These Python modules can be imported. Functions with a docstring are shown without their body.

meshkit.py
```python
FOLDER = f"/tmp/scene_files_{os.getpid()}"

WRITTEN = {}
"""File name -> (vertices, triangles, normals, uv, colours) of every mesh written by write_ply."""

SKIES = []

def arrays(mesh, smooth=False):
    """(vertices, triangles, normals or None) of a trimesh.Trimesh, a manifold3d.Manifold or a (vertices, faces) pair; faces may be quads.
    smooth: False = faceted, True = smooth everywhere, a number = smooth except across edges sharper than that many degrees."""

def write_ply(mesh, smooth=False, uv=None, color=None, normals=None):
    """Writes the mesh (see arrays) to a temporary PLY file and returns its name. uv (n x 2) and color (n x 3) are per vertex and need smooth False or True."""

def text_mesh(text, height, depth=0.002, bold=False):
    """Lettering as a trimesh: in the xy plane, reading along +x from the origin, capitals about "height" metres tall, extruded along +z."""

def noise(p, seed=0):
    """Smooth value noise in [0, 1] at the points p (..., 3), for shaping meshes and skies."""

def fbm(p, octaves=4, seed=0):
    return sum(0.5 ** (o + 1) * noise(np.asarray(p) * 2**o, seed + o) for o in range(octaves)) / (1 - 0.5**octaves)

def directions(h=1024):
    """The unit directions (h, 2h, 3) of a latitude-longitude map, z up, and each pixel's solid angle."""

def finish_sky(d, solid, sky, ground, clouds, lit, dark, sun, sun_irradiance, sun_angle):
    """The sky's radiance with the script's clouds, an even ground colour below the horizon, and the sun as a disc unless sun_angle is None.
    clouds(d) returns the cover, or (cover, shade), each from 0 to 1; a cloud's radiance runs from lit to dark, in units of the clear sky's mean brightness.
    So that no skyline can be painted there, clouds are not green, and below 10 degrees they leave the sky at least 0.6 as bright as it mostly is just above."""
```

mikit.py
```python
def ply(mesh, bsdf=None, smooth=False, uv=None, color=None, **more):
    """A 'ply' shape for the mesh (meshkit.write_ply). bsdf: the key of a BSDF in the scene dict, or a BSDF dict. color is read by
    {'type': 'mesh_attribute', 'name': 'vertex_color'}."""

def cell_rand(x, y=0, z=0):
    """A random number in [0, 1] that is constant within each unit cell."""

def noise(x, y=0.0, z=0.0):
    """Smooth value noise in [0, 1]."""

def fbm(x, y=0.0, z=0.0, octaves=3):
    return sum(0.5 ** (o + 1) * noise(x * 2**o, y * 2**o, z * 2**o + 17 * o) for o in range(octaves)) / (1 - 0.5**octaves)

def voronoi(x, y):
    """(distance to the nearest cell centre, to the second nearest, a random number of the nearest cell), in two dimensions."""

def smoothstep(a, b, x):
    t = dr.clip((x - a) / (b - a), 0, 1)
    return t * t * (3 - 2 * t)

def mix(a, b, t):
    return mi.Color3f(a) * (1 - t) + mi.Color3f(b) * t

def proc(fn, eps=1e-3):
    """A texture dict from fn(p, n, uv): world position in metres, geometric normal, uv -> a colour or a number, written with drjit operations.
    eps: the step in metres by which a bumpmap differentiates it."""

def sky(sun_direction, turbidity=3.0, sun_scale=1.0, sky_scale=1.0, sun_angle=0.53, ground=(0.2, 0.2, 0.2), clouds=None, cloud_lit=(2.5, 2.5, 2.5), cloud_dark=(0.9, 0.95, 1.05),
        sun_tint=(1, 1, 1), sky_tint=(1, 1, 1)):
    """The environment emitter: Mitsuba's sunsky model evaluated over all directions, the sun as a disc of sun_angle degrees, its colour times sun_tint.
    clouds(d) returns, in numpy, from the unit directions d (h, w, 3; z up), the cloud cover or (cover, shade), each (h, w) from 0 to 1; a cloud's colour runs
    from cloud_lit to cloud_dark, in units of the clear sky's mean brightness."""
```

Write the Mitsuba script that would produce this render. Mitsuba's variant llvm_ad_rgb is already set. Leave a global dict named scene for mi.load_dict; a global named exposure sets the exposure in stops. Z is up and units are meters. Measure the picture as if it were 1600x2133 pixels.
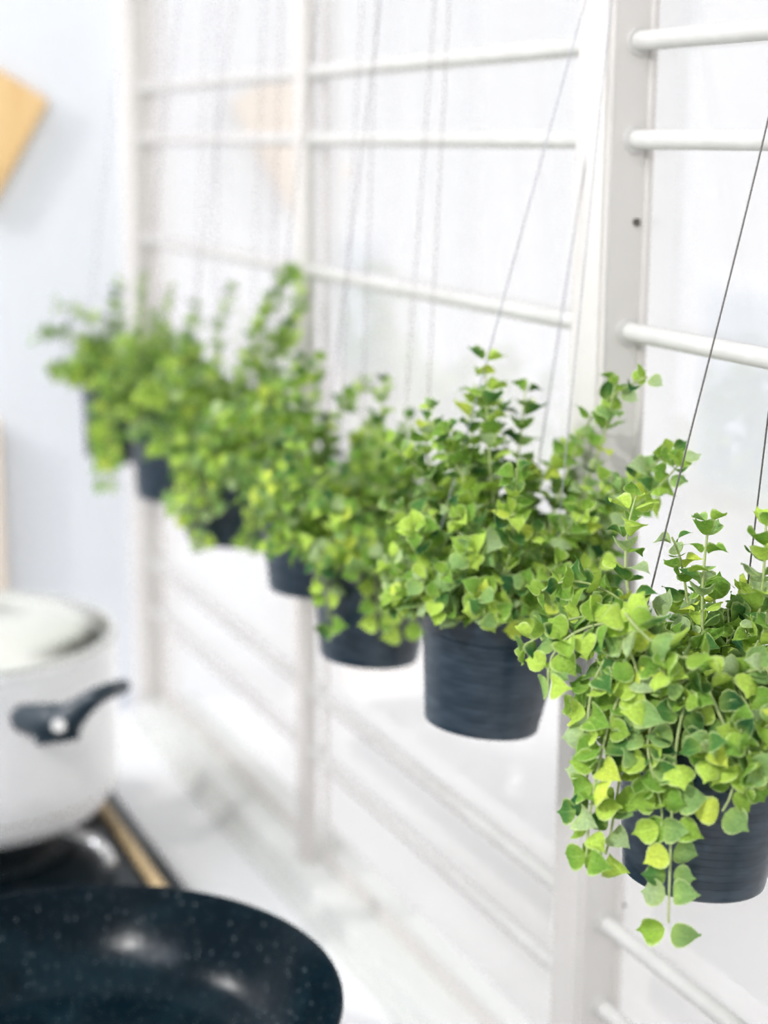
import math, random
import numpy as np, trimesh, manifold3d as m3, mitsuba as mi, drjit as dr
import mikit, meshkit
from mikit import proc, fbm, noise, cell_rand, smoothstep, mix, voronoi
T = mi.ScalarTransform4f
random.seed(7); rng = np.random.default_rng(11)
scene, labels = {}, {}

# ------------------------------------------------------------------ camera
F, CX, CY = 3500.0, 800.0, 1066.5                 # focal length in pixels of the 1600 x 2133 frame
CAM = np.array([-0.60, 0.0, 1.67])
nrm = lambda v: np.asarray(v, float) / np.linalg.norm(v)
_dy = nrm([-1590, 780, F]); _up = -nrm([-110, -(F * F + 1590 * 110) / 780, F]); _up = nrm(_up - _dy * (_up @ _dy))
R = np.array([np.cross(_up, _dy), _dy, _up]); R[0] = -np.cross(_dy, _up)   # rows: world x (to the window), y (along it), z
m = np.eye(4); m[:3, 0], m[:3, 1], m[:3, 2], m[:3, 3] = -R[:, 0], R[:, 1], R[:, 2], CAM
scene['camera'] = {'type': 'thinlens', 'to_world': T(m), 'fov': 2 * math.degrees(math.atan(800 / F)), 'fov_axis': 'x',
                   'aperture_radius': 0.0082, 'focus_distance': 0.93, 'near_clip': 0.05, 'far_clip': 100.0}
exposure = 2.30
# ------------------------------------------------------------------ light: an overcast sky, and the two lamps over the hob (built below)
SKY, SUN = 1.42, 0.17
scene['sky'] = mikit.sky((-0.62, -0.30, 0.72), sun_scale=SUN, sun_angle=16.0, sun_tint=(.75, .93, 1.38), ground=(0.7, 0.7, 0.7), clouds=lambda d: (np.ones(d.shape[:2]), 0.25 * meshkit.fbm(d * 3.0, 3)),
                         cloud_lit=(SKY,) * 3, cloud_dark=(SKY * 0.8,) * 3)

ray = lambda px, py: R @ np.array([(px - CX) / F, -(py - CY) / F, 1.0])
def at(px, py, depth): return CAM + ray(px, py) * depth
def at_x(px, py, x): r = ray(px, py); return CAM + r * ((x - CAM[0]) / r[0])
def at_y(px, py, y): r = ray(px, py); return CAM + r * ((y - CAM[1]) / r[1])
def at_z(px, py, z): r = ray(px, py); return CAM + r * ((z - CAM[2]) / r[2])

# ------------------------------------------------------------------ materials
def mat(name, bsdf, two=True): scene[name] = {'type': 'twosided', 'bsdf': bsdf} if two else bsdf
def pr(color, rough=0.6, **k):
    c = {'type': 'rgb', 'value': list(color)} if not isinstance(color, dict) else color
    return {'type': 'principled', 'base_color': c, 'roughness': rough, **k}
def mottled(a, b, scale, oct=3): return proc(lambda p, n, uv: mix(a, b, fbm(p.x * scale, p.y * scale, p.z * scale, oct)))
mat('m_wall', pr(mottled((.72, .75, .80), (.76, .79, .835), 3.0), .8, specular=.2))
mat('m_frame', pr(mottled((.56, .54, .52), (.61, .59, .57), 14.0), .55))
mat('m_bar', pr(mottled((.49, .485, .47), (.58, .575, .56), 60.0), .5))
mat('m_sill', pr(mottled((.63, .64, .62), (.70, .71, .69), 9.0), .5))
mat('m_counter', pr(mottled((.78, .785, .795), (.83, .83, .84), 6.0), .35))
mat('m_outwall', pr(mottled((.885, .875, .86), (.915, .905, .895), 2.0), .9, specular=.1))
mat('m_outtrim', pr((.87, .87, .87), .8, specular=.1))
mat('m_outpane', pr((.78, .80, .81), .3))
mat('m_floor', pr(mottled((.74, .73, .71), (.80, .79, .77), 4.0), .6))
mat('m_glass', {'type': 'thindielectric', 'int_ior': 1.5}, False)
mat('m_screw', pr((.12, .11, .10), .5, metallic=.6))
def potcol(p, n, uv):
    a = fbm(p.x * 60, p.y * 60, p.z * 180, 3)
    return mix((.007, .021, .036), (.022, .040, .060), smoothstep(.35, .8, a))
mat('m_pot', pr(proc(potcol), .27, specular=.5))
mat('m_soil', pr(mottled((.012, .012, .012), (.07, .05, .035), 220.0), .9))
mat('m_wire', pr((.10, .095, .09), .45, metallic=.4))
mat('m_wire_light', pr((.35, .36, .40), .4, metallic=.5))
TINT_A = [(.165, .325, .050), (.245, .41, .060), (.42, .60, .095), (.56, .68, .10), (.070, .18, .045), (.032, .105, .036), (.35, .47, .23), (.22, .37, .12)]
def leafcol(p, n, uv):
    k = dr.floor(uv.x * .5); u = uv.x - 2 * k; v = uv.y
    c = mi.Color3f(TINT_A[0])
    for i, t in enumerate(TINT_A): c = dr.select(dr.abs(k - i) < .5, mi.Color3f(t), c)
    e = dr.abs(u - .5) * 2                                       # 0 on the midrib, 1 on the margin
    pale = mi.Color3f(.56, .68, .30)
    c = mix(c, pale, .75 * smoothstep(.78, 1.0, e) + .25 * (1 - smoothstep(.0, .10, e)) * (1 - v))
    c = c * (.70 + .6 * fbm(p.x * 900, p.y * 900, p.z * 900, 2))
    return mix(c, mi.Color3f(.5, .66, .12), .25 * smoothstep(.55, .0, v))
scene['m_leaf'] = {'type': 'principledthin', 'base_color': proc(leafcol), 'roughness': .42, 'diff_trans': .38, 'spec_trans': 0.0, 'eta': 1.4}
mat('m_stem', pr(mottled((.28, .38, .12), (.45, .50, .24), 200.0), .6))
mat('m_enamel', pr((.94, .94, .95), .2, specular=.5))
mat('m_inside', pr((.20, .22, .13), .35))
mat('m_rim', pr((.70, .71, .68), .3, metallic=.35))
mat('m_steel', pr((.72, .72, .70), .22, metallic=.9))
mat('m_bakelite', pr(mottled((.010, .024, .036), (.018, .034, .048), 90.0), .33, specular=.5))
mat('m_white_screw', pr((.75, .75, .74), .3))
def pancol(p, n, uv):
    f1, f2, r = voronoi(p.x * 260, p.y * 260)
    fl = smoothstep(.16, .06, f1) * smoothstep(.86, .9, r)
    g1, g2, q = voronoi(p.x * 700, p.y * 700)
    fl2 = smoothstep(.2, .08, g1) * smoothstep(.90, .93, q)
    grease = smoothstep(.45, .75, fbm(p.x * 22, p.y * 22, p.z * 22, 4))
    return mix(mix((.0006, .0055, .010), (.004, .014, .021), grease), (.30, .36, .38), dr.minimum(fl * .8 + fl2 * .45, 1.0))
mat('m_pan', {'type': 'bumpmap', 'arbitrary': proc(lambda p, n, uv: .00012 * fbm(p.x * 420, p.y * 420, p.z * 420, 3), 2e-4), 'scale': 1.0,
              'bsdf': pr(proc(pancol), proc(lambda p, n, uv: .13 + .17 * fbm(p.x * 60, p.y * 60, p.z * 60, 3)), specular=.09)})
mat('m_hob', pr((.003, .008, .012), .08, specular=.18))
mat('m_cast', pr(mottled((.006, .014, .020), (.02, .03, .036), 120.0), .5))
mat('m_chrome', pr((.80, .80, .80), .16, metallic=.85))
def wood(a, b, sx, sy, sz):
    return proc(lambda p, n, uv: mix(a, b, fbm(p.x * sx + 2 * fbm(p.x * 9, p.y * 9, p.z * 9, 2), p.y * sy, p.z * sz, 3)))
mat('m_board', pr(wood((.68, .43, .18), (.84, .61, .32), 60, 60, 8), .6))
mat('m_spoon', pr(wood((.42, .30, .15), (.62, .47, .27), 70, 6, 70), .55))
mat('m_panel', pr((.78, .68, .58), .7))
def steam(p, n, uv):
    a = dr.atan2(p.y - 1.665, p.x + .322); r = dr.sqrt(dr.square(p.x + .322) + dr.square(p.y - 1.665)) / .15
    clear = smoothstep(.72, .90, r + .14 * (fbm(p.x * 40, p.y * 40, 3.0, 3) - .5))
    clear = clear * smoothstep(.05, .55, dr.cos(a - .15))
    return .10 + .86 * (1 - clear)
scene['m_lidglass'] = {'type': 'blendbsdf', 'weight': proc(steam), 'a': {'type': 'thindielectric'}, 'b': {'type': 'twosided', 'bsdf': pr((.66, .67, .62), .25)}}
for i, k in enumerate(('m_lampshade',)): mat(k, pr((.75, .75, .75), .4))

# ------------------------------------------------------------------ mesh helpers
def box(x0, x1, y0, y1, z0, z1, bevel=0.0):
    if bevel <= 0:
        b = trimesh.creation.box((x1 - x0, y1 - y0, z1 - z0)); b.apply_translation(((x0 + x1) / 2, (y0 + y1) / 2, (z0 + z1) / 2)); return b
    c = [m3.Manifold.sphere(bevel, 12).translate((x, y, z)) for x in (x0 + bevel, x1 - bevel) for y in (y0 + bevel, y1 - bevel) for z in (z0 + bevel, z1 - bevel)]
    return tm(m3.Manifold.batch_hull(c))
def tm(man):
    q = man.to_mesh(); return trimesh.Trimesh(np.array(q.vert_properties[:, :3]), np.array(q.tri_verts), process=False)
def lathe(profile, n=64):
    p = np.asarray(profile, float); a = np.linspace(0, 2 * np.pi, n, endpoint=False)
    v = np.stack([p[:, None, 0] * np.cos(a), p[:, None, 0] * np.sin(a), np.broadcast_to(p[:, None, 1], (len(p), n))], -1).reshape(-1, 3)
    i, j = np.meshgrid(np.arange(len(p) - 1), np.arange(n), indexing='ij'); k = (j + 1) % n
    f = np.stack([i * n + j, i * n + k, (i + 1) * n + k, (i + 1) * n + j], -1).reshape(-1, 4)
    q = trimesh.Trimesh(v, np.vstack([f[:, :3], f[:, [0, 2, 3]]]), process=False)
    q.merge_vertices(); q.update_faces(q.nondegenerate_faces()); q.fix_normals(); return q
def tube(pts, rad, sides=8):
    p = np.asarray(pts, float); t = np.gradient(p, axis=0); t /= np.linalg.norm(t, axis=1, keepdims=True) + 1e-12
    a = np.cross(t, [0.3, 0.2, 0.93]) if abs(t[0] @ np.array([0.3, 0.2, 0.93])) < .95 else np.cross(t, [1.0, 0, 0])
    a /= np.linalg.norm(a, axis=1, keepdims=True) + 1e-12; b = np.cross(t, a); g = np.arange(sides) * 2 * np.pi / sides
    r = np.broadcast_to(rad, (len(p),))[:, None, None]
    v = (p[:, None] + r * (np.cos(g)[None, :, None] * a[:, None] + np.sin(g)[None, :, None] * b[:, None])).reshape(-1, 3)
    i, j = np.meshgrid(np.arange(len(p) - 1), np.arange(sides), indexing='ij'); k = (j + 1) % sides
    f = np.stack([i * sides + j, i * sides + k, (i + 1) * sides + k, (i + 1) * sides + j], -1).reshape(-1, 4)
    f = np.vstack([f[:, :3], f[:, [0, 2, 3]]]); n = len(v); v = np.vstack([v, p[:1], p[-1:]])
    s = np.arange(sides); e = (len(p) - 1) * sides
    caps = np.vstack([np.stack([s * 0 + n, (s + 1) % sides, s], -1), np.stack([s * 0 + n + 1, e + s, e + (s + 1) % sides], -1)])
    return trimesh.Trimesh(v, np.vstack([f, caps]), process=False)
def chain(balls):                                          # rounded solid: hulls of neighbouring spheres
    out = m3.Manifold()
    for a, b in zip(balls, balls[1:]):
        out += m3.Manifold.batch_hull([m3.Manifold.sphere(q[1], 24).translate(tuple(map(float, q[0]))) for q in (a, b)])
    return out
def put(key, mesh, bsdf, smooth=30, **lab):
    base, k = key, 0
    while key in scene: k += 1; key = f'{base}_{k:03d}'
    scene[key] = mikit.ply(mesh, bsdf, smooth)
    if lab: labels[key] = lab
    return key
def move(mesh, M): mesh = mesh.copy(); mesh.apply_transform(M); return mesh
S = dict(kind='structure')

# ------------------------------------------------------------------ setting
YB, HC = 2.17, 0.90                                         # back wall, worktop height
put('floor', box(-3.2, .10, -2.5, YB, -.05, 0), 'm_floor', label='floor of the kitchen below the worktop', **S)
put('wall_back', box(-2.2, .016, YB, YB + .12, 0, 2.7), 'm_wall', label='pale bluish white wall at the end of the worktop', **S)
put('wall_right', trimesh.util.concatenate([box(0.0, .09, -1.2, YB, 0, HC - .03), box(-.01, .09, -1.2, YB, 2.25, 2.7), box(-.01, .016, 2.115, YB, HC - .03, 2.25)]), 'm_frame',
    label='white wall around the long barred window', **S)
put('trim_3', trimesh.util.concatenate([box(-.022, .06, -1.2, 2.115, HC, HC + .030, .004), box(-.034, .03, -1.2, 2.115, HC - .004, HC + .012, .003)]), 'm_sill', label='grey white sill rail along the foot of the window', **S)
MUL = [(0.960, 1.004), (1.530, 1.560)]
edges = [(-1.2, .372), (.408, .960), (1.004, 1.530), (1.560, 2.115)]
for i, (a, b) in enumerate([(.372, .408)] + MUL):
    d0, d1 = (-.003, .008) if i == 2 else (-.014, .020)
    put(f'trim_{[4, 1, 2][i]}', trimesh.util.concatenate([box(d0, d1, a, b, HC + .028, 2.25, .002), box(d0 - .0025, d0 + .004, a + .004, b - .004, HC + .03, 2.25, .0015)]), 'm_frame',
        label=['painted white post nearer than the frame edge', 'wide painted white window post beside the second pot', 'narrow looking white window post behind the far plants'][i], **S)
BARS = [1.862, 1.735, 1.673, 1.548, 1.365, 1.121, 1.054]
for i, (a, b) in enumerate(edges[1:]):
    n = f'window_{i + 1}'
    lab = ['nearest window bay at the right with round bars', 'middle window bay with round bars', 'far window bay beside the back wall'][i]
    sash = trimesh.util.concatenate([box(.013, .019, a - .001, a + .003, HC + .03, 2.25, .002), box(.013, .019, b - .003, b + .001, HC + .03, 2.25, .002), box(.013, .019, a, b, HC + .03, HC + .045, .002), box(.013, .019, a, b, 2.23, 2.25, .002)])
    put(n + '__sash', sash, 'm_frame'); labels[n] = dict(label=lab, **S)
    for z in BARS:
        ys = np.linspace(a - .004, b + .004, 14)
        put(n + '__bar', tube([(0.004, y, z) for y in ys], .0063, 12), 'm_bar', 50)
        for ye, s in ((a, 1), (b, -1)):
            put(n + '__bar_collar', tube([(0.004, ye - s * .001, z), (0.004, ye + s * .003, z)], .0086, 14), 'm_bar', 40)
    put(n + '__pane', trimesh.Trimesh([(.016, a + .002, HC + .04), (.016, b - .002, HC + .04), (.016, b - .002, 2.24), (.016, a + .002, 2.24)], [(0, 1, 2), (0, 2, 3)], process=False), 'm_glass', False)
for q in ((1325, 463), (1297, 1885)):
    P = at_y(*q, .960); put('trim_1__screw', tube([P + [0, -.0015, 0], P + [0, .002, 0]], .0026, 12), 'm_screw', 30, label='dark screw head')
put('worktop', box(-.66, -.0, -1.0, YB, HC - .035, HC, .003), 'm_counter', label='long white worktop under the window', category='worktop')
# outside
put('courtyard', box(.092, 6, -4, 12, -.1, 0), 'm_outwall', label='bright pale ground outside the window', **S)
n = 'neighbouring_building'; labels[n] = dict(label='white neighbouring house front seen blown out through the window', category='building')
put(n + '__wall', box(2.65, 2.9, -1.5, 16, 0, 3.4), 'm_outwall')
for y in np.arange(1.6, 14, .8): put(n + '__batten', box(2.62, 2.65, y, y + .08, 0, 3.4), 'm_outtrim')
for y in (4.0, 7.2):
    w = put(n + '__window', box(2.61, 2.65, y + .12, y + .66, .55, 1.25), 'm_outtrim'); put(w + '__pane', box(2.600, 2.611, y + .17, y + .61, .60, 1.20), 'm_outpane')

# ------------------------------------------------------------------ plants
LW = np.array([[0, .03], [.03, .22], [.09, .36], [.18, .455], [.30, .50], [.45, .495], [.58, .43], [.69, .32], [.78, .19], [.85, .10], [.92, .045], [1, .006]])
def leaf_mesh(cup, curl, wid, seed):
    vs = np.array([0, .04, .14, .33, .54, .69, .79, .87, 1.0]); us = np.array([-1, -.5, 0, .5, 1.0]); g = np.random.default_rng(seed)
    V, UV = [], []
    tw = g.uniform(-.05, .05)
    for v in vs:
        w = np.interp(v, LW[:, 0], LW[:, 1]) * wid
        for u in us:
            x = u * w; z = cup * x * x * 2.2 + curl * (v - .3) ** 2 - .10 * curl * 0 + tw * u * v + .05 * (1 - u * u) * math.sin(math.pi * v)
            V.append((x, v * .98, z)); UV.append((.5 + .5 * u, v))
    nu = len(us); F_ = []
    for i in range(len(vs) - 1):
        for j in range(nu - 1):
            a = i * nu + j; F_ += [(a, a + 1, a + nu + 1), (a, a + nu + 1, a + nu)]
    return np.array(V), np.array(F_), np.array(UV)
LEAF = [leaf_mesh(*a) for a in ((.75, -.35, 1.02, 1), (.40, .30, 1.0, 2), (-.30, -.25, 1.06, 3), (1.05, .45, .95, 4), (.2, -.8, 1.0, 5))]
LPLY = {(s, k): mikit.ply(trimesh.Trimesh(L[0], L[1], process=False), 'm_leaf', True, uv=L[2] + [2 * k, 0]) for s, L in enumerate(LEAF) for k in range(len(TINT_A))}

POT_R, POT_H = .0500, .0900
prof = [(.0, .002), (.030, .002), (.0315, 0), (.0375, 0), (.0388, .0012)]
for z in np.arange(.004, .0625, .0044):                      # fine rings turned into the wall
    r = .0388 + (.0478 - .0388) * z / .064; prof += [(r, z), (r + .00003, z + .0040), (r - .00022, z + .0043)]
prof += [(.0478, .064), (.0494, .0655), (.0490, .0675), (.0500, .0885), (.0498, .0898), (.0488, .09), (.0480, .0885), (.046, .066), (.037, .004), (0, .004)]
POT_MESH = lathe(prof, 72); POT_MESH.apply_translation((0, 0, -POT_H))
sp = [(0, .004)] + [(.046 * k / 8, .004 - .012 * (k / 8) ** 2 * .6) for k in range(1, 9)] + [(.0455, -.014), (0, -.014)]
SOIL_MESH = lathe(sp, 40); SOIL_MESH.apply_translation((0, 0, -.016))
PX = -.085
POTS = [  # rim centre (pixel) -> on the line x = PX
    dict(px=(1485, 1497), tilt=5.0, n=84, seed=1), dict(px=(1037, 1240), tilt=7.0, n=100, h=1.5, seed=2), dict(px=(785, 1135), tilt=4.0, n=60, seed=3, h=1.3), dict(px=(662, 1010), tilt=2.0, n=56, seed=4, h=1.15),
    dict(px=(482, 935), tilt=4.0, n=46, seed=5), dict(px=(372, 862), tilt=5.0, n=54, seed=6), dict(px=(262, 795), tilt=7.0, n=54, seed=7)]
for d in POTS:
    d['C'] = at_x(*d['px'], PX)
    a = math.radians(d['tilt']); d['M'] = np.array([[math.cos(a), 0, math.sin(a), d['C'][0]], [0, 1, 0, d['C'][1]], [-math.sin(a), 0, math.cos(a), d['C'][2]], [0, 0, 0, 1]])
PLAB = ['black hanging pot of trailing round-leaved vines nearest the camera, at the right edge', 'tilted black hanging pot of dense green vines next to the wide window post, second nearest',
        'hanging pot of vines third from the camera, three short strands over its front', 'hanging pot with a tall bare dark left side, fourth from the camera',
        'blurred hanging pot with a curved bunch of vines down its left side, fifth nearest', 'blurred hanging pot with its front showing bare, sixth from the camera',
        'farthest blurred hanging pot by the back wall with sprays reaching left']
VINES = {  # strands that can be followed one by one: pixels (x, y), depth offset from the pot's middle, leaf size in m
    0: [([(1400, 1440), (1330, 1380), (1290, 1450), (1255, 1560), (1235, 1660), (1222, 1785)], -.050, .0150), ([(1420, 1450), (1350, 1400), (1325, 1470), (1300, 1570), (1285, 1660), (1262, 1780)], -.040, .0145),
        ([(1450, 1480), (1425, 1470), (1408, 1560), (1400, 1680), (1396, 1800), (1392, 1935)], -.060, .0155), ([(1440, 1440), (1385, 1460), (1350, 1540), (1362, 1620), (1378, 1720)], -.058, .0145),
        ([(1500, 1440), (1500, 1490), (1525, 1560), (1530, 1620), (1505, 1690)], -.062, .0155), ([(1560, 1460), (1575, 1510), (1585, 1560), (1560, 1620)], -.060, .0160),
        ([(1380, 1400), (1280, 1290), (1190, 1290), (1125, 1325), (1070, 1352)], -.030, .0150, .8), ([(1350, 1400), (1250, 1300), (1180, 1330), (1142, 1425)], -.040, .0140, .75), ([(1360, 1400), (1260, 1320), (1190, 1350), (1165, 1385)], -.035, .0140, .8),
        ([(1390, 1400), (1310, 1240), (1305, 1130), (1330, 1020)], -.010, .0140), ([(1470, 1400), (1465, 1200), (1480, 1070)], .000, .0140), ([(1560, 1400), (1590, 1200), (1596, 1085)], -.02, .0150),
        ([(1400, 1420), (1350, 1330), (1440, 1370), (1470, 1360)], -.066, .0165), ([(1390, 1430), (1300, 1330), (1318, 1370), (1330, 1480)], -.056, .0155), ([(1340, 1380), (1240, 1220), (1160, 1215), (1120, 1240)], -.02, .0140),
        ([(1380, 1430), (1270, 1360), (1235, 1430), (1225, 1540), (1205, 1690)], -.045, .0145)],
    1: [([(1040, 1200), (1020, 950), (1010, 750)], -.02, .0165), ([(1020, 1200), (985, 950), (990, 790)], -.01, .0160), ([(1040, 1200), (1035, 950), (1025, 800)], .01, .0155), ([(1060, 1200), (1080, 950), (1098, 795)], .0, .0155), ([(1050, 1200), (900, 1000), (895, 850)], .0, .0140), ([(1120, 1190), (1190, 960), (1240, 860), (1290, 815), (1348, 785)], .0, .0135, 2.3),
        ([(1130, 1190), (1240, 960), (1270, 860), (1285, 775)], .01, .0140, 2.1), ([(1130, 1200), (1270, 1050), (1400, 940)], .005, .0140), ([(1100, 1200), (1250, 1100), (1330, 1050), (1420, 960)], .0, .0140), ([(1000, 1210), (920, 1180), (880, 1190)], -.045, .0145)],
    2: [([(740, 1130), (690, 1130), (680, 1220), (688, 1300)], -.045, .0150), ([(800, 1130), (790, 1150), (785, 1220), (788, 1290)], -.052, .0150), ([(850, 1140), (840, 1180), (832, 1250), (838, 1315)], -.05, .0160), ([(780, 1120), (790, 900), (800, 790)], 0, .0150), ([(720, 1120), (650, 1050), (620, 1080)], -.03, .015)],
    3: [([(640, 1000), (610, 1000), (600, 1050), (612, 1090)], -.05, .015), ([(660, 960), (660, 780), (670, 740)], 0, .014), ([(640, 1000), (590, 960), (570, 965)], -.04, .015)],
    4: [([(460, 900), (410, 930), (385, 1000), (400, 1080), (418, 1130)], -.045, .0155), ([(450, 900), (385, 950), (368, 1020), (380, 1080)], -.045, .0150), ([(470, 910), (430, 940), (425, 1020), (440, 1060)], -.05, .015), ([(500, 920), (520, 960), (525, 1040), (518, 1130)], -.05, .0150), ([(490, 900), (540, 680), (580, 600), (612, 570)], .0, .0150), ([(500, 900), (590, 720), (622, 640), (625, 580)], .0, .0160),
        ([(480, 900), (560, 730), (600, 690)], .0, .0170), ([(470, 890), (455, 700), (480, 600)], 0, .011)],
    5: [([(370, 850), (400, 720), (408, 640)], 0, .0170), ([(340, 850), (345, 700), (355, 595)], 0, .009), ([(330, 850), (290, 650), (300, 565)], .0, .009), ([(350, 860), (300, 860), (280, 900)], -.04, .015)],
    6: [([(250, 780), (215, 850), (215, 930), (222, 1010)], -.045, .0165), ([(240, 790), (205, 830), (208, 900), (212, 950)], -.04, .016), ([(245, 790), (150, 700), (75, 698)], -.02, .0165), ([(245, 780), (180, 660), (115, 635)], .0, .0165), ([(250, 780), (240, 660), (250, 590)], 0, .0180), ([(230, 790), (160, 760), (108, 775)], -.03, .011), ([(255, 790), (232, 870), (232, 960)], -.05, .016)],
}
def smooth_line(P, step=.003):
    P = np.asarray(P, float)
    from scipy.interpolate import CubicSpline
    s = np.r_[0, np.cumsum(np.linalg.norm(np.diff(P, axis=0), axis=1))]
    return CubicSpline(s, P)(np.linspace(0, s[-1], max(3, int(s[-1] / step))))
def inside_pots(p, skip):
    for k, d in enumerate(POTS):
        q = p - d['C']; h = -q[2]
        if -.002 < h < POT_H + .004:
            r = POT_R - (POT_R - .039) * max(h, 0) / POT_H
            c = (q[0] + h * math.tan(math.radians(d['tilt'])) , q[1])
            if math.hypot(*c) < r + (.002 if k == skip else .004): return True
    return False
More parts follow.
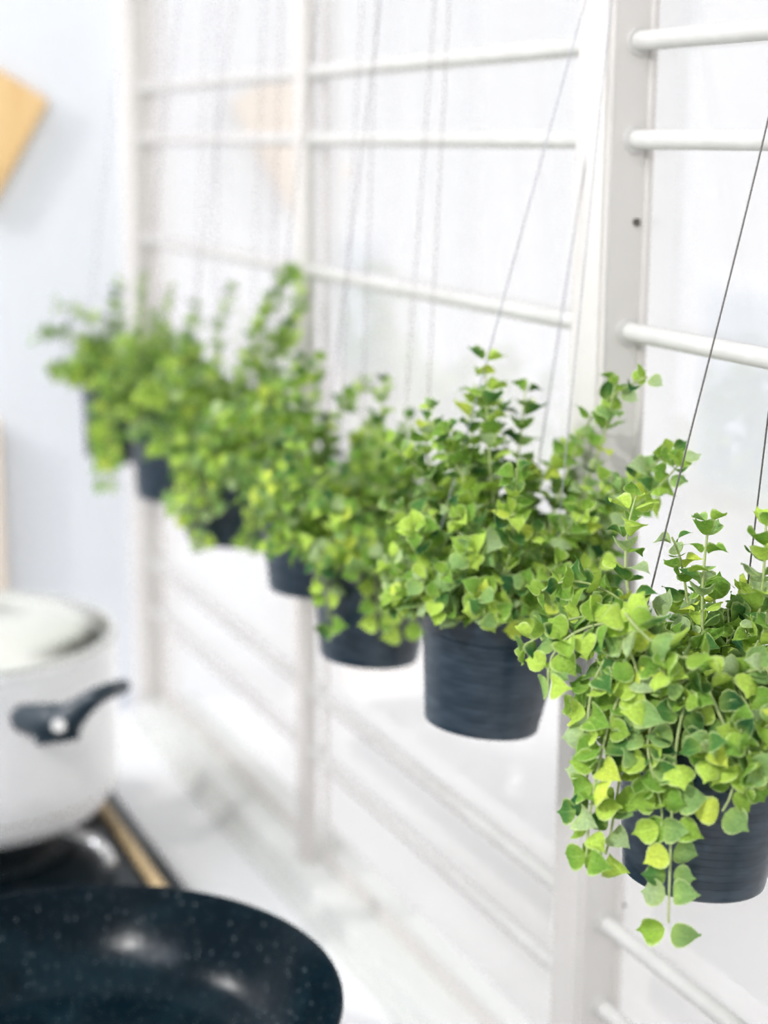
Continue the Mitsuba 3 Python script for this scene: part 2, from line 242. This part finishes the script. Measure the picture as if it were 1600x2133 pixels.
def make_plant(i, d):
    g = np.random.default_rng(d['seed'] * 101); C, M = d['C'], d['M']; key = 'hanging_plant' + (f'_{i:03d}' if i else '')
    labels[key] = dict(label=PLAB[i], category='potted plant', group='pots hanging in a row in front of the window')
    put(key + '__pot', move(POT_MESH, M), 'm_pot', 35, label='black plastic pot with fine turned rings')
    put(key + '__soil', move(SOIL_MESH, M), 'm_soil', 60)
    # wires: three from the rim to the bar above
    apex = np.array([.000, C[1] + (.05, .005)[i], 1.862 - .008]) if i < 2 else np.array([-.012, C[1] + .01, 2.245])
    for k, az in enumerate((158, 38, 278)):
        a = math.radians(az + d['seed'] * 3); rim = (M @ [(POT_R + .0012) * math.cos(a), (POT_R + .0012) * math.sin(a), -.004, 1])[:3]
        tie = (M @ [(POT_R + .0010) * math.cos(a + .12), (POT_R + .0010) * math.sin(a + .12), -.018, 1])[:3]
        t = np.linspace(0, 1, 16)[:, None]; bend = np.array([g.uniform(-.008, .008), g.uniform(-.008, .008), 0])
        line = rim * (1 - t) + apex * t + bend * np.sin(np.pi * t) * t
        put(key + '__wire', tube(np.vstack([tie, line]), .0005 if i < 2 else .0003, 6), 'm_wire_light' if i == 1 else 'm_wire', True)
    L, stems = [], []                                        # leaves: (matrix, shape, tint, hang)
    def leaf(p, along, normal, size, tint, hang):
        y = nrm(along); z = nrm(normal - y * (normal @ y)); x = np.cross(y, z)
        if (p + y * size)[0] > -.014 or p[0] > -.014: return
        if inside_pots(p + y * size * .6, i): return
        if hang < 2 and (p + y * size * .5)[2] < C[2] - (-.004 if i > 4 else .006 if i else .010): return
        mt = np.eye(4); mt[:3, 0], mt[:3, 1], mt[:3, 2], mt[:3, 3] = x * size, y * size, z * size, p
        L.append((mt, int(g.integers(len(LEAF))), tint))
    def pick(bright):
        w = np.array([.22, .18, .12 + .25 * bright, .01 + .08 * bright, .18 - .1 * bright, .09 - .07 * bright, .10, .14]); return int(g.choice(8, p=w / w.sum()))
    def dress(P, size, hang, bright, rad=.0011, gap=1.0):
        stems.append((P, rad)); s = np.r_[0, np.cumsum(np.linalg.norm(np.diff(P, axis=0), axis=1))]
        pos, az = g.uniform(.002, .008), g.uniform(0, 6.28)
        while pos < s[-1] * (.93 if hang == 2 else 1.0):
            f = pos / s[-1]; p = np.array([np.interp(pos, s, P[:, c]) for c in range(3)]); q = np.array([np.interp(min(pos + .003, s[-1]), s, P[:, c]) for c in range(3)]); o = np.array([np.interp(max(pos - .003, 0), s, P[:, c]) for c in range(3)])
            t = nrm(q - o + 1e-9); out = p - C; out[2] *= .3; out = nrm(out + 1e-6)
            sz = size * (1.0 if f < .8 else 1.0 - .25 * (f - .8) / .2) * g.uniform(.82, 1.12)
            for sgn in (0, math.pi):
                if hang:
                    side = nrm(np.cross(t, out)); u2 = nrm(np.cross(side, t)); u2 = u2 if u2 @ out > 0 else -u2
                    a = (0 if sgn == 0 else math.pi) + g.normal(0, .38) + (.0 if int(pos * 1e4) % 2 else .5)
                    dvec = math.cos(a) * side + math.sin(a) * u2 * .8
                    al = nrm(dvec + t * g.uniform(-.15, .55) + g.normal(0, .12, 3)); no = nrm(u2 + .35 * np.array([0, 0, 1]) + .25 * dvec * g.normal() + g.normal(0, .22, 3))
                else:
                    e1 = nrm(np.cross(t, [.31, .2, .9] if abs(t[2]) < .9 else [1.0, .1, 0])); e2 = np.cross(t, e1); dvec = math.cos(az + sgn) * e1 + math.sin(az + sgn) * e2
                    al = nrm(dvec + t * g.uniform(.2, .8) + g.normal(0, .15, 3)); no = nrm(t + .35 * np.array([0, 0, 1]) - .2 * dvec + g.normal(0, .25, 3))
                leaf(p + al * .002, al, no, sz, pick(bright), hang)
            az += math.pi / 2 + g.normal(0, .25); pos += size * (g.uniform(.60, .88) if hang == 2 else g.uniform(.48, .70)) * gap
    def tip(P, size, bright):
        p = P[-1]; t = nrm(P[-1] - P[-4]); out = nrm((p - C) * [1, 1, .2]); side = nrm(np.cross(t, out))
        for sg in (1, -1):
            al = nrm(sg * side + .25 * t + g.normal(0, .12, 3)); leaf(p + al * .0015, al, nrm(out + [0, 0, .25] + g.normal(0, .15, 3)), size, pick(bright), 2)
    for pts, off, size, *gap in VINES.get(i, []):
        dep = np.dot(C - CAM, R[:, 2])
        P = [at(x, y, min(dep + (off if k else off * .3), (-.030 - CAM[0]) / ray(x, y)[0])) for k, (x, y) in enumerate(pts)]
        P = smooth_line(P)
        hang = P[-1][2] < P[0][2] + .005
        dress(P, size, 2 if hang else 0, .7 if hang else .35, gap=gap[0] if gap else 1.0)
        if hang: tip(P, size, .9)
    for k in range(d['n']):
        th = g.uniform(0, 2 * math.pi); rr = math.sqrt(g.uniform(0, 1)); p = C + np.array([rr * .041 * math.cos(th), rr * .041 * math.sin(th), -.012])
        el = math.radians(85 - 50 * rr + g.normal(0, 8)); v = np.array([math.cos(th) * math.cos(el), math.sin(th) * math.cos(el), math.sin(el)])
        ln = g.uniform(.055, .115) * (1.0 if rr < .8 else .9) * d.get('h', 1.0); P = [p.copy()]; sag = g.uniform(5, 22) * (.25 + rr)
        for _ in range(int(ln / .003)):
            v = nrm(v + np.array([0, 0, -1.0]) * sag * .003 + g.normal(0, .05, 3)); p = p + v * .003; p[0] = min(p[0], -.022); P.append(p.copy())
            if math.hypot(*(p - C)[:2]) > (.074, .078, .088, .088, .088, .088, .088)[i]: break
            if p[2] < C[2] - (.003 if i else .018) and v[2] < 0: break
        P = np.array(P)
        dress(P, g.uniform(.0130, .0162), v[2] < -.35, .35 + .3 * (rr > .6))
    for P, r in stems: put(key + '__stem', tube(P[::2] if len(P) > 6 else P, np.linspace(r, r * .6, len(P[::2] if len(P) > 6 else P)), 5), 'm_stem', True)
    order = np.argsort([np.linalg.norm(q[0][:3, 3] - CAM) for q in L]); rest = []
    for c, j in enumerate(order):
        mt, s, k = L[j]
        if c < 300: scene[key + '__leaf' + (f'_{c:03d}' if c else '')] = {**LPLY[s, k], 'to_world': T(mt)}
        else: rest.append((mt, s, k))
    if rest:
        V, Fc, UV, o = [], [], [], 0
        for mt, s, k in rest:
            v, f, uv = LEAF[s]; V.append(v @ mt[:3, :3].T + mt[:3, 3]); Fc.append(f + o); UV.append(uv + [2 * k, 0]); o += len(v)
        scene[key + '__foliage'] = mikit.ply(trimesh.Trimesh(np.vstack(V), np.vstack(Fc), process=False), 'm_leaf', True, uv=np.vstack(UV))
        labels[key + '__foliage'] = dict(label='small leaves deeper in the plant', kind='stuff')
    print(key, len(L), 'leaves', C)
for i, d in enumerate(POTS): make_plant(i, d)

# ------------------------------------------------------------------ hob, saucepan, pan
HZ = .955
e = at_z(312, 1745, HZ)[0]
labels['gas_hob'] = dict(label='black glass gas hob standing on the white worktop', category='hob')
put('gas_hob__glass_top', box(e - .50, e, .55, 1.93, HZ - .012, HZ, .004), 'm_hob')
put('gas_hob__casing', box(e - .48, e - .02, .58, 1.90, HC + .0008, HZ - .011, .004), 'm_cast')
SC, SR, SB, ST = np.array([-.322, 1.665]), .1505, .997, 1.18
def burner(cx, cy, zt, R_, suffix=''):
    k = 'gas_hob__burner' + suffix
    put(k, move(lathe([(0, 0), (R_ * .55, 0), (R_ * .55, .006), (R_ * .40, .012), (R_ * .40, .020), (R_ * .30, .026), (0, .027)], 40), T_(cx, cy, HZ)), 'm_cast')
    put(k + '__drip_ring', move(lathe([(R_ * .60, .0), (R_ * .78, 0), (R_ * .80, .004), (R_ * .70, .006), (R_ * .60, .003)], 48), T_(cx, cy, HZ)), 'm_cast')
    ft = at_z(240, 1812, HZ + .004); a0 = math.atan2(ft[1] - SC[1], ft[0] - SC[0])
    for j in range(5):
        a = 2 * math.pi * j / 5 + a0
        top = zt - HZ - .0075; pts = [(R_ * .35, top), (R_ * .8, top), (R_ * 1.02, top - .002), (R_ * 1.20, top - .010), (R_ * 1.27, .006)]
        P = smooth_line([(cx + r * math.cos(a), cy + r * math.sin(a), HZ + z) for r, z in pts], .004)
        put(k + '__support_arm', tube(P, .0068, 10), 'm_chrome', True)
def T_(x, y, z): q = np.eye(4); q[:3, 3] = (x, y, z); return q
burner(SC[0], SC[1], SB - .001, .132)
labels['saucepan'] = dict(label='large white enamel cooking pot with glass lid on the far burner', category='cooking pot')
H = ST - SB
body = [(0, 0), (SR * .80, 0), (SR * .90, .006), (SR * .97, .024), (SR * .995, .06), (SR * 1.0, H - .012), (SR * 1.012, H - .006), (SR * 1.012, H - .001), (SR * .995, H)]
put('saucepan__body', move(lathe(body + [(SR * .985, H - .001), (SR * .98, H - .02)], 96), T_(*SC, SB)), 'm_enamel', 40, label='white enamel body')
put('saucepan__inside', move(lathe([(SR * .982, H - .004), (SR * .975, .03), (SR * .9, .008), (0, .006)], 72), T_(*SC, SB)), 'm_inside', 40, label='darker inside wall')
dome = [(SR * math.sin(a) / math.sin(.5) * .975, .002 + SR * 2.0 * (math.cos(a) - math.cos(.5)) * .60) for a in np.linspace(.5, 0, 14)]
scene['saucepan__lid'] = mikit.ply(move(lathe(dome, 72), T_(*SC, ST)), 'm_lidglass', True); labels['saucepan__lid'] = dict(label='steamed glass lid')
put('saucepan__lid__rim', move(lathe([(SR * .965, .000), (SR * 1.0, .0), (SR * 1.008, .003), (SR * 1.0, .006), (SR * .965, .005), (SR * .965, 0)], 96), T_(*SC, ST)), 'm_rim', 30)
put('saucepan__lid__knob', move(lathe([(0, 0), (.012, 0), (.012, .012), (.024, .02), (.026, .03), (.02, .036), (0, .038)], 40), T_(*SC, ST + dome[-1][1] - .001)), 'm_bakelite', 30)
Q = lambda x, y, off=0.0: at(x, y, 1.665 - .112 + off)
sc = 1.555 / F
arm = [(Q(52, 1497, .010), 31 * sc), (Q(100, 1505, -.006), 40 * sc), (Q(140, 1500, -.012), 34 * sc), (Q(165, 1478, -.016), 25 * sc), (Q(195, 1454, -.020), 20 * sc), (Q(225, 1439, -.010), 17 * sc), (Q(256, 1430, .02), 16 * sc)]
hb = chain(arm) + m3.Manifold.batch_hull([m3.Manifold.sphere(12 * sc, 20).translate(tuple(Q(x, y, -.014))) for x, y in ((85, 1478), (160, 1480), (85, 1540), (155, 1530))])
hb = tm(hb.refine_to_length(.004)); hb = trimesh.smoothing.filter_taubin(hb, iterations=14)
put('saucepan__handle', hb, 'm_bakelite', True, label='black side handle')
s0, s1 = Q(123, 1512, -.034), Q(123, 1512, -.010)
put('saucepan__handle__screw', tube([s0 + (s1 - s0) * .0, s0 + (s1 - s0) * .1, s1], [12 * sc, 15 * sc, 15 * sc], 20), 'm_white_screw', 40, label='pale screw head')
R180 = np.eye(4); R180[0, 0] = R180[1, 1] = -1; R180[:2, 3] = 2 * SC                # the same handle on the opposite side
put('saucepan__handle', move(hb, R180), 'm_bakelite', True, label='black side handle')
put('saucepan__handle_001__screw', move(tube([s0, s0 + (s1 - s0) * .1, s1], [12 * sc, 15 * sc, 15 * sc], 20), R180), 'm_white_screw', 40, label='pale screw head')
P0, P1 = at_z(196, 1655, HZ + .006), at_z(380, 1915, HZ + .006)
t = np.linspace(0, 1, 12)[:, None]
put('wooden_spoon', tube(np.vstack([P0 * (1 - t) + P1 * t]), np.r_[.004, np.full(10, .0062), .005], 12), 'm_spoon', 60, label='wooden utensil handle lying along the edge of the black hob', category='cooking utensil')
# frying pan
PZ = 1.12; PC = at_z(160, 2082, PZ); PR = .5 * np.linalg.norm(at_z(160, 2082, PZ) - CAM) * 0 + 550 / F * np.dot(PC - CAM, R[:, 2])
D = .066; pp = [(0, .004)] + [(PR * .66 * k / 6, .004 + .0008 * (k / 6) ** 2) for k in range(1, 7)]
for a in np.linspace(0, 1, 12)[1:]:
    pp.append((PR * (.66 + .335 * (a ** .8)), .0048 + (D - .0048) * (a ** 1.75)))
inner = [(r, z) for r, z in pp]
outer = [(r + .0028, z - .0030) for r, z in pp[1:]]
prof = inner + [(PR, D + .0006), (PR + .0016, D + .0002)] + outer[::-1] + [(0, .0)]
labels['frying_pan'] = dict(label='large black nonstick frying pan in the left foreground', category='frying pan')
put('frying_pan__body', move(lathe(prof, 160), T_(PC[0], PC[1], PZ - D)), 'm_pan', 50)
hd = [(np.array([PC[0] - .7 * (PR + q), PC[1] - .7 * (PR + q), PZ - .03 + z]), r) for q, z, r in ((-.015, -.012, .012), (.04, .0, .011), (.12, .018, .014), (.17, .02, .012))]
put('frying_pan__handle', tm(chain(hd)), 'm_bakelite', 40)
burner(PC[0], PC[1], PZ - D - .0015, .115, '_001')
# on the back wall
c = [at_y(*q, YB - .012) for q in ((-60, 112), (88, 203), (-12, 462), (-160, 371))]
cm = sum(c) / 4; ex = nrm(c[1] - c[0]); ez = np.cross(ex, [0, 1, 0]); W_ = np.linalg.norm(c[1] - c[0]); H_ = np.linalg.norm(c[2] - c[1]) * 1.0
b = box(-W_ / 2, W_ / 2, -.009, .009, -H_ / 2, H_ / 2, .0085); q = np.eye(4); q[:3, 0], q[:3, 1], q[:3, 2], q[:3, 3] = ex, [0, 1, 0], ez * (1 if ez[2] > 0 else -1), cm
put('chopping_board', move(b, q), 'm_board', 30, label='wooden chopping board hanging tilted on the back wall at top left', category='chopping board')
e1 = at_y(9, 1000, YB - .03); e2 = at_y(5, 870, YB - .03)
put('chopping_board_001', box(e1[0] - .24, e1[0], YB - .03, YB - .008, HC, e2[2], .006), 'm_panel', 30, label='pale board standing on the worktop against the back wall at the left edge', category='chopping board')
# lamps over the hob (they make the two bright spots in the pan)
LAMPS = [(-1.25, .17, 2.33), (-1.61, 1.70, 2.33)]
for k, (x, y, z) in enumerate(LAMPS):
    n = 'pendant_lamp' + (f'_{k:03d}' if k else ''); labels[n] = dict(label=('small white pendant lamp behind the camera' if not k else 'small white pendant lamp left of the cooking pot'), category='lamp')
    put(n + '__shade', move(lathe([(.016, .16), (.03, .15), (.085, .06), (.10, .02), (.097, .02), (.082, .058), (.028, .145), (.016, .16)], 40), T_(x, y, z)), 'm_lampshade')
    put(n + '__cord', tube([(x, y, z + .155), (x, y, 2.75)], .003, 8), 'm_lampshade')
    b = trimesh.creation.icosphere(2, .024); b.apply_translation((x, y, z + .02))
    scene[n + '__bulb'] = mikit.ply(b, 'm_lampshade', True, emitter={'type': 'area', 'radiance': {'type': 'rgb', 'value': [(480.0, 471.0, 462.0), (480.0, 471.0, 462.0)][k]}})
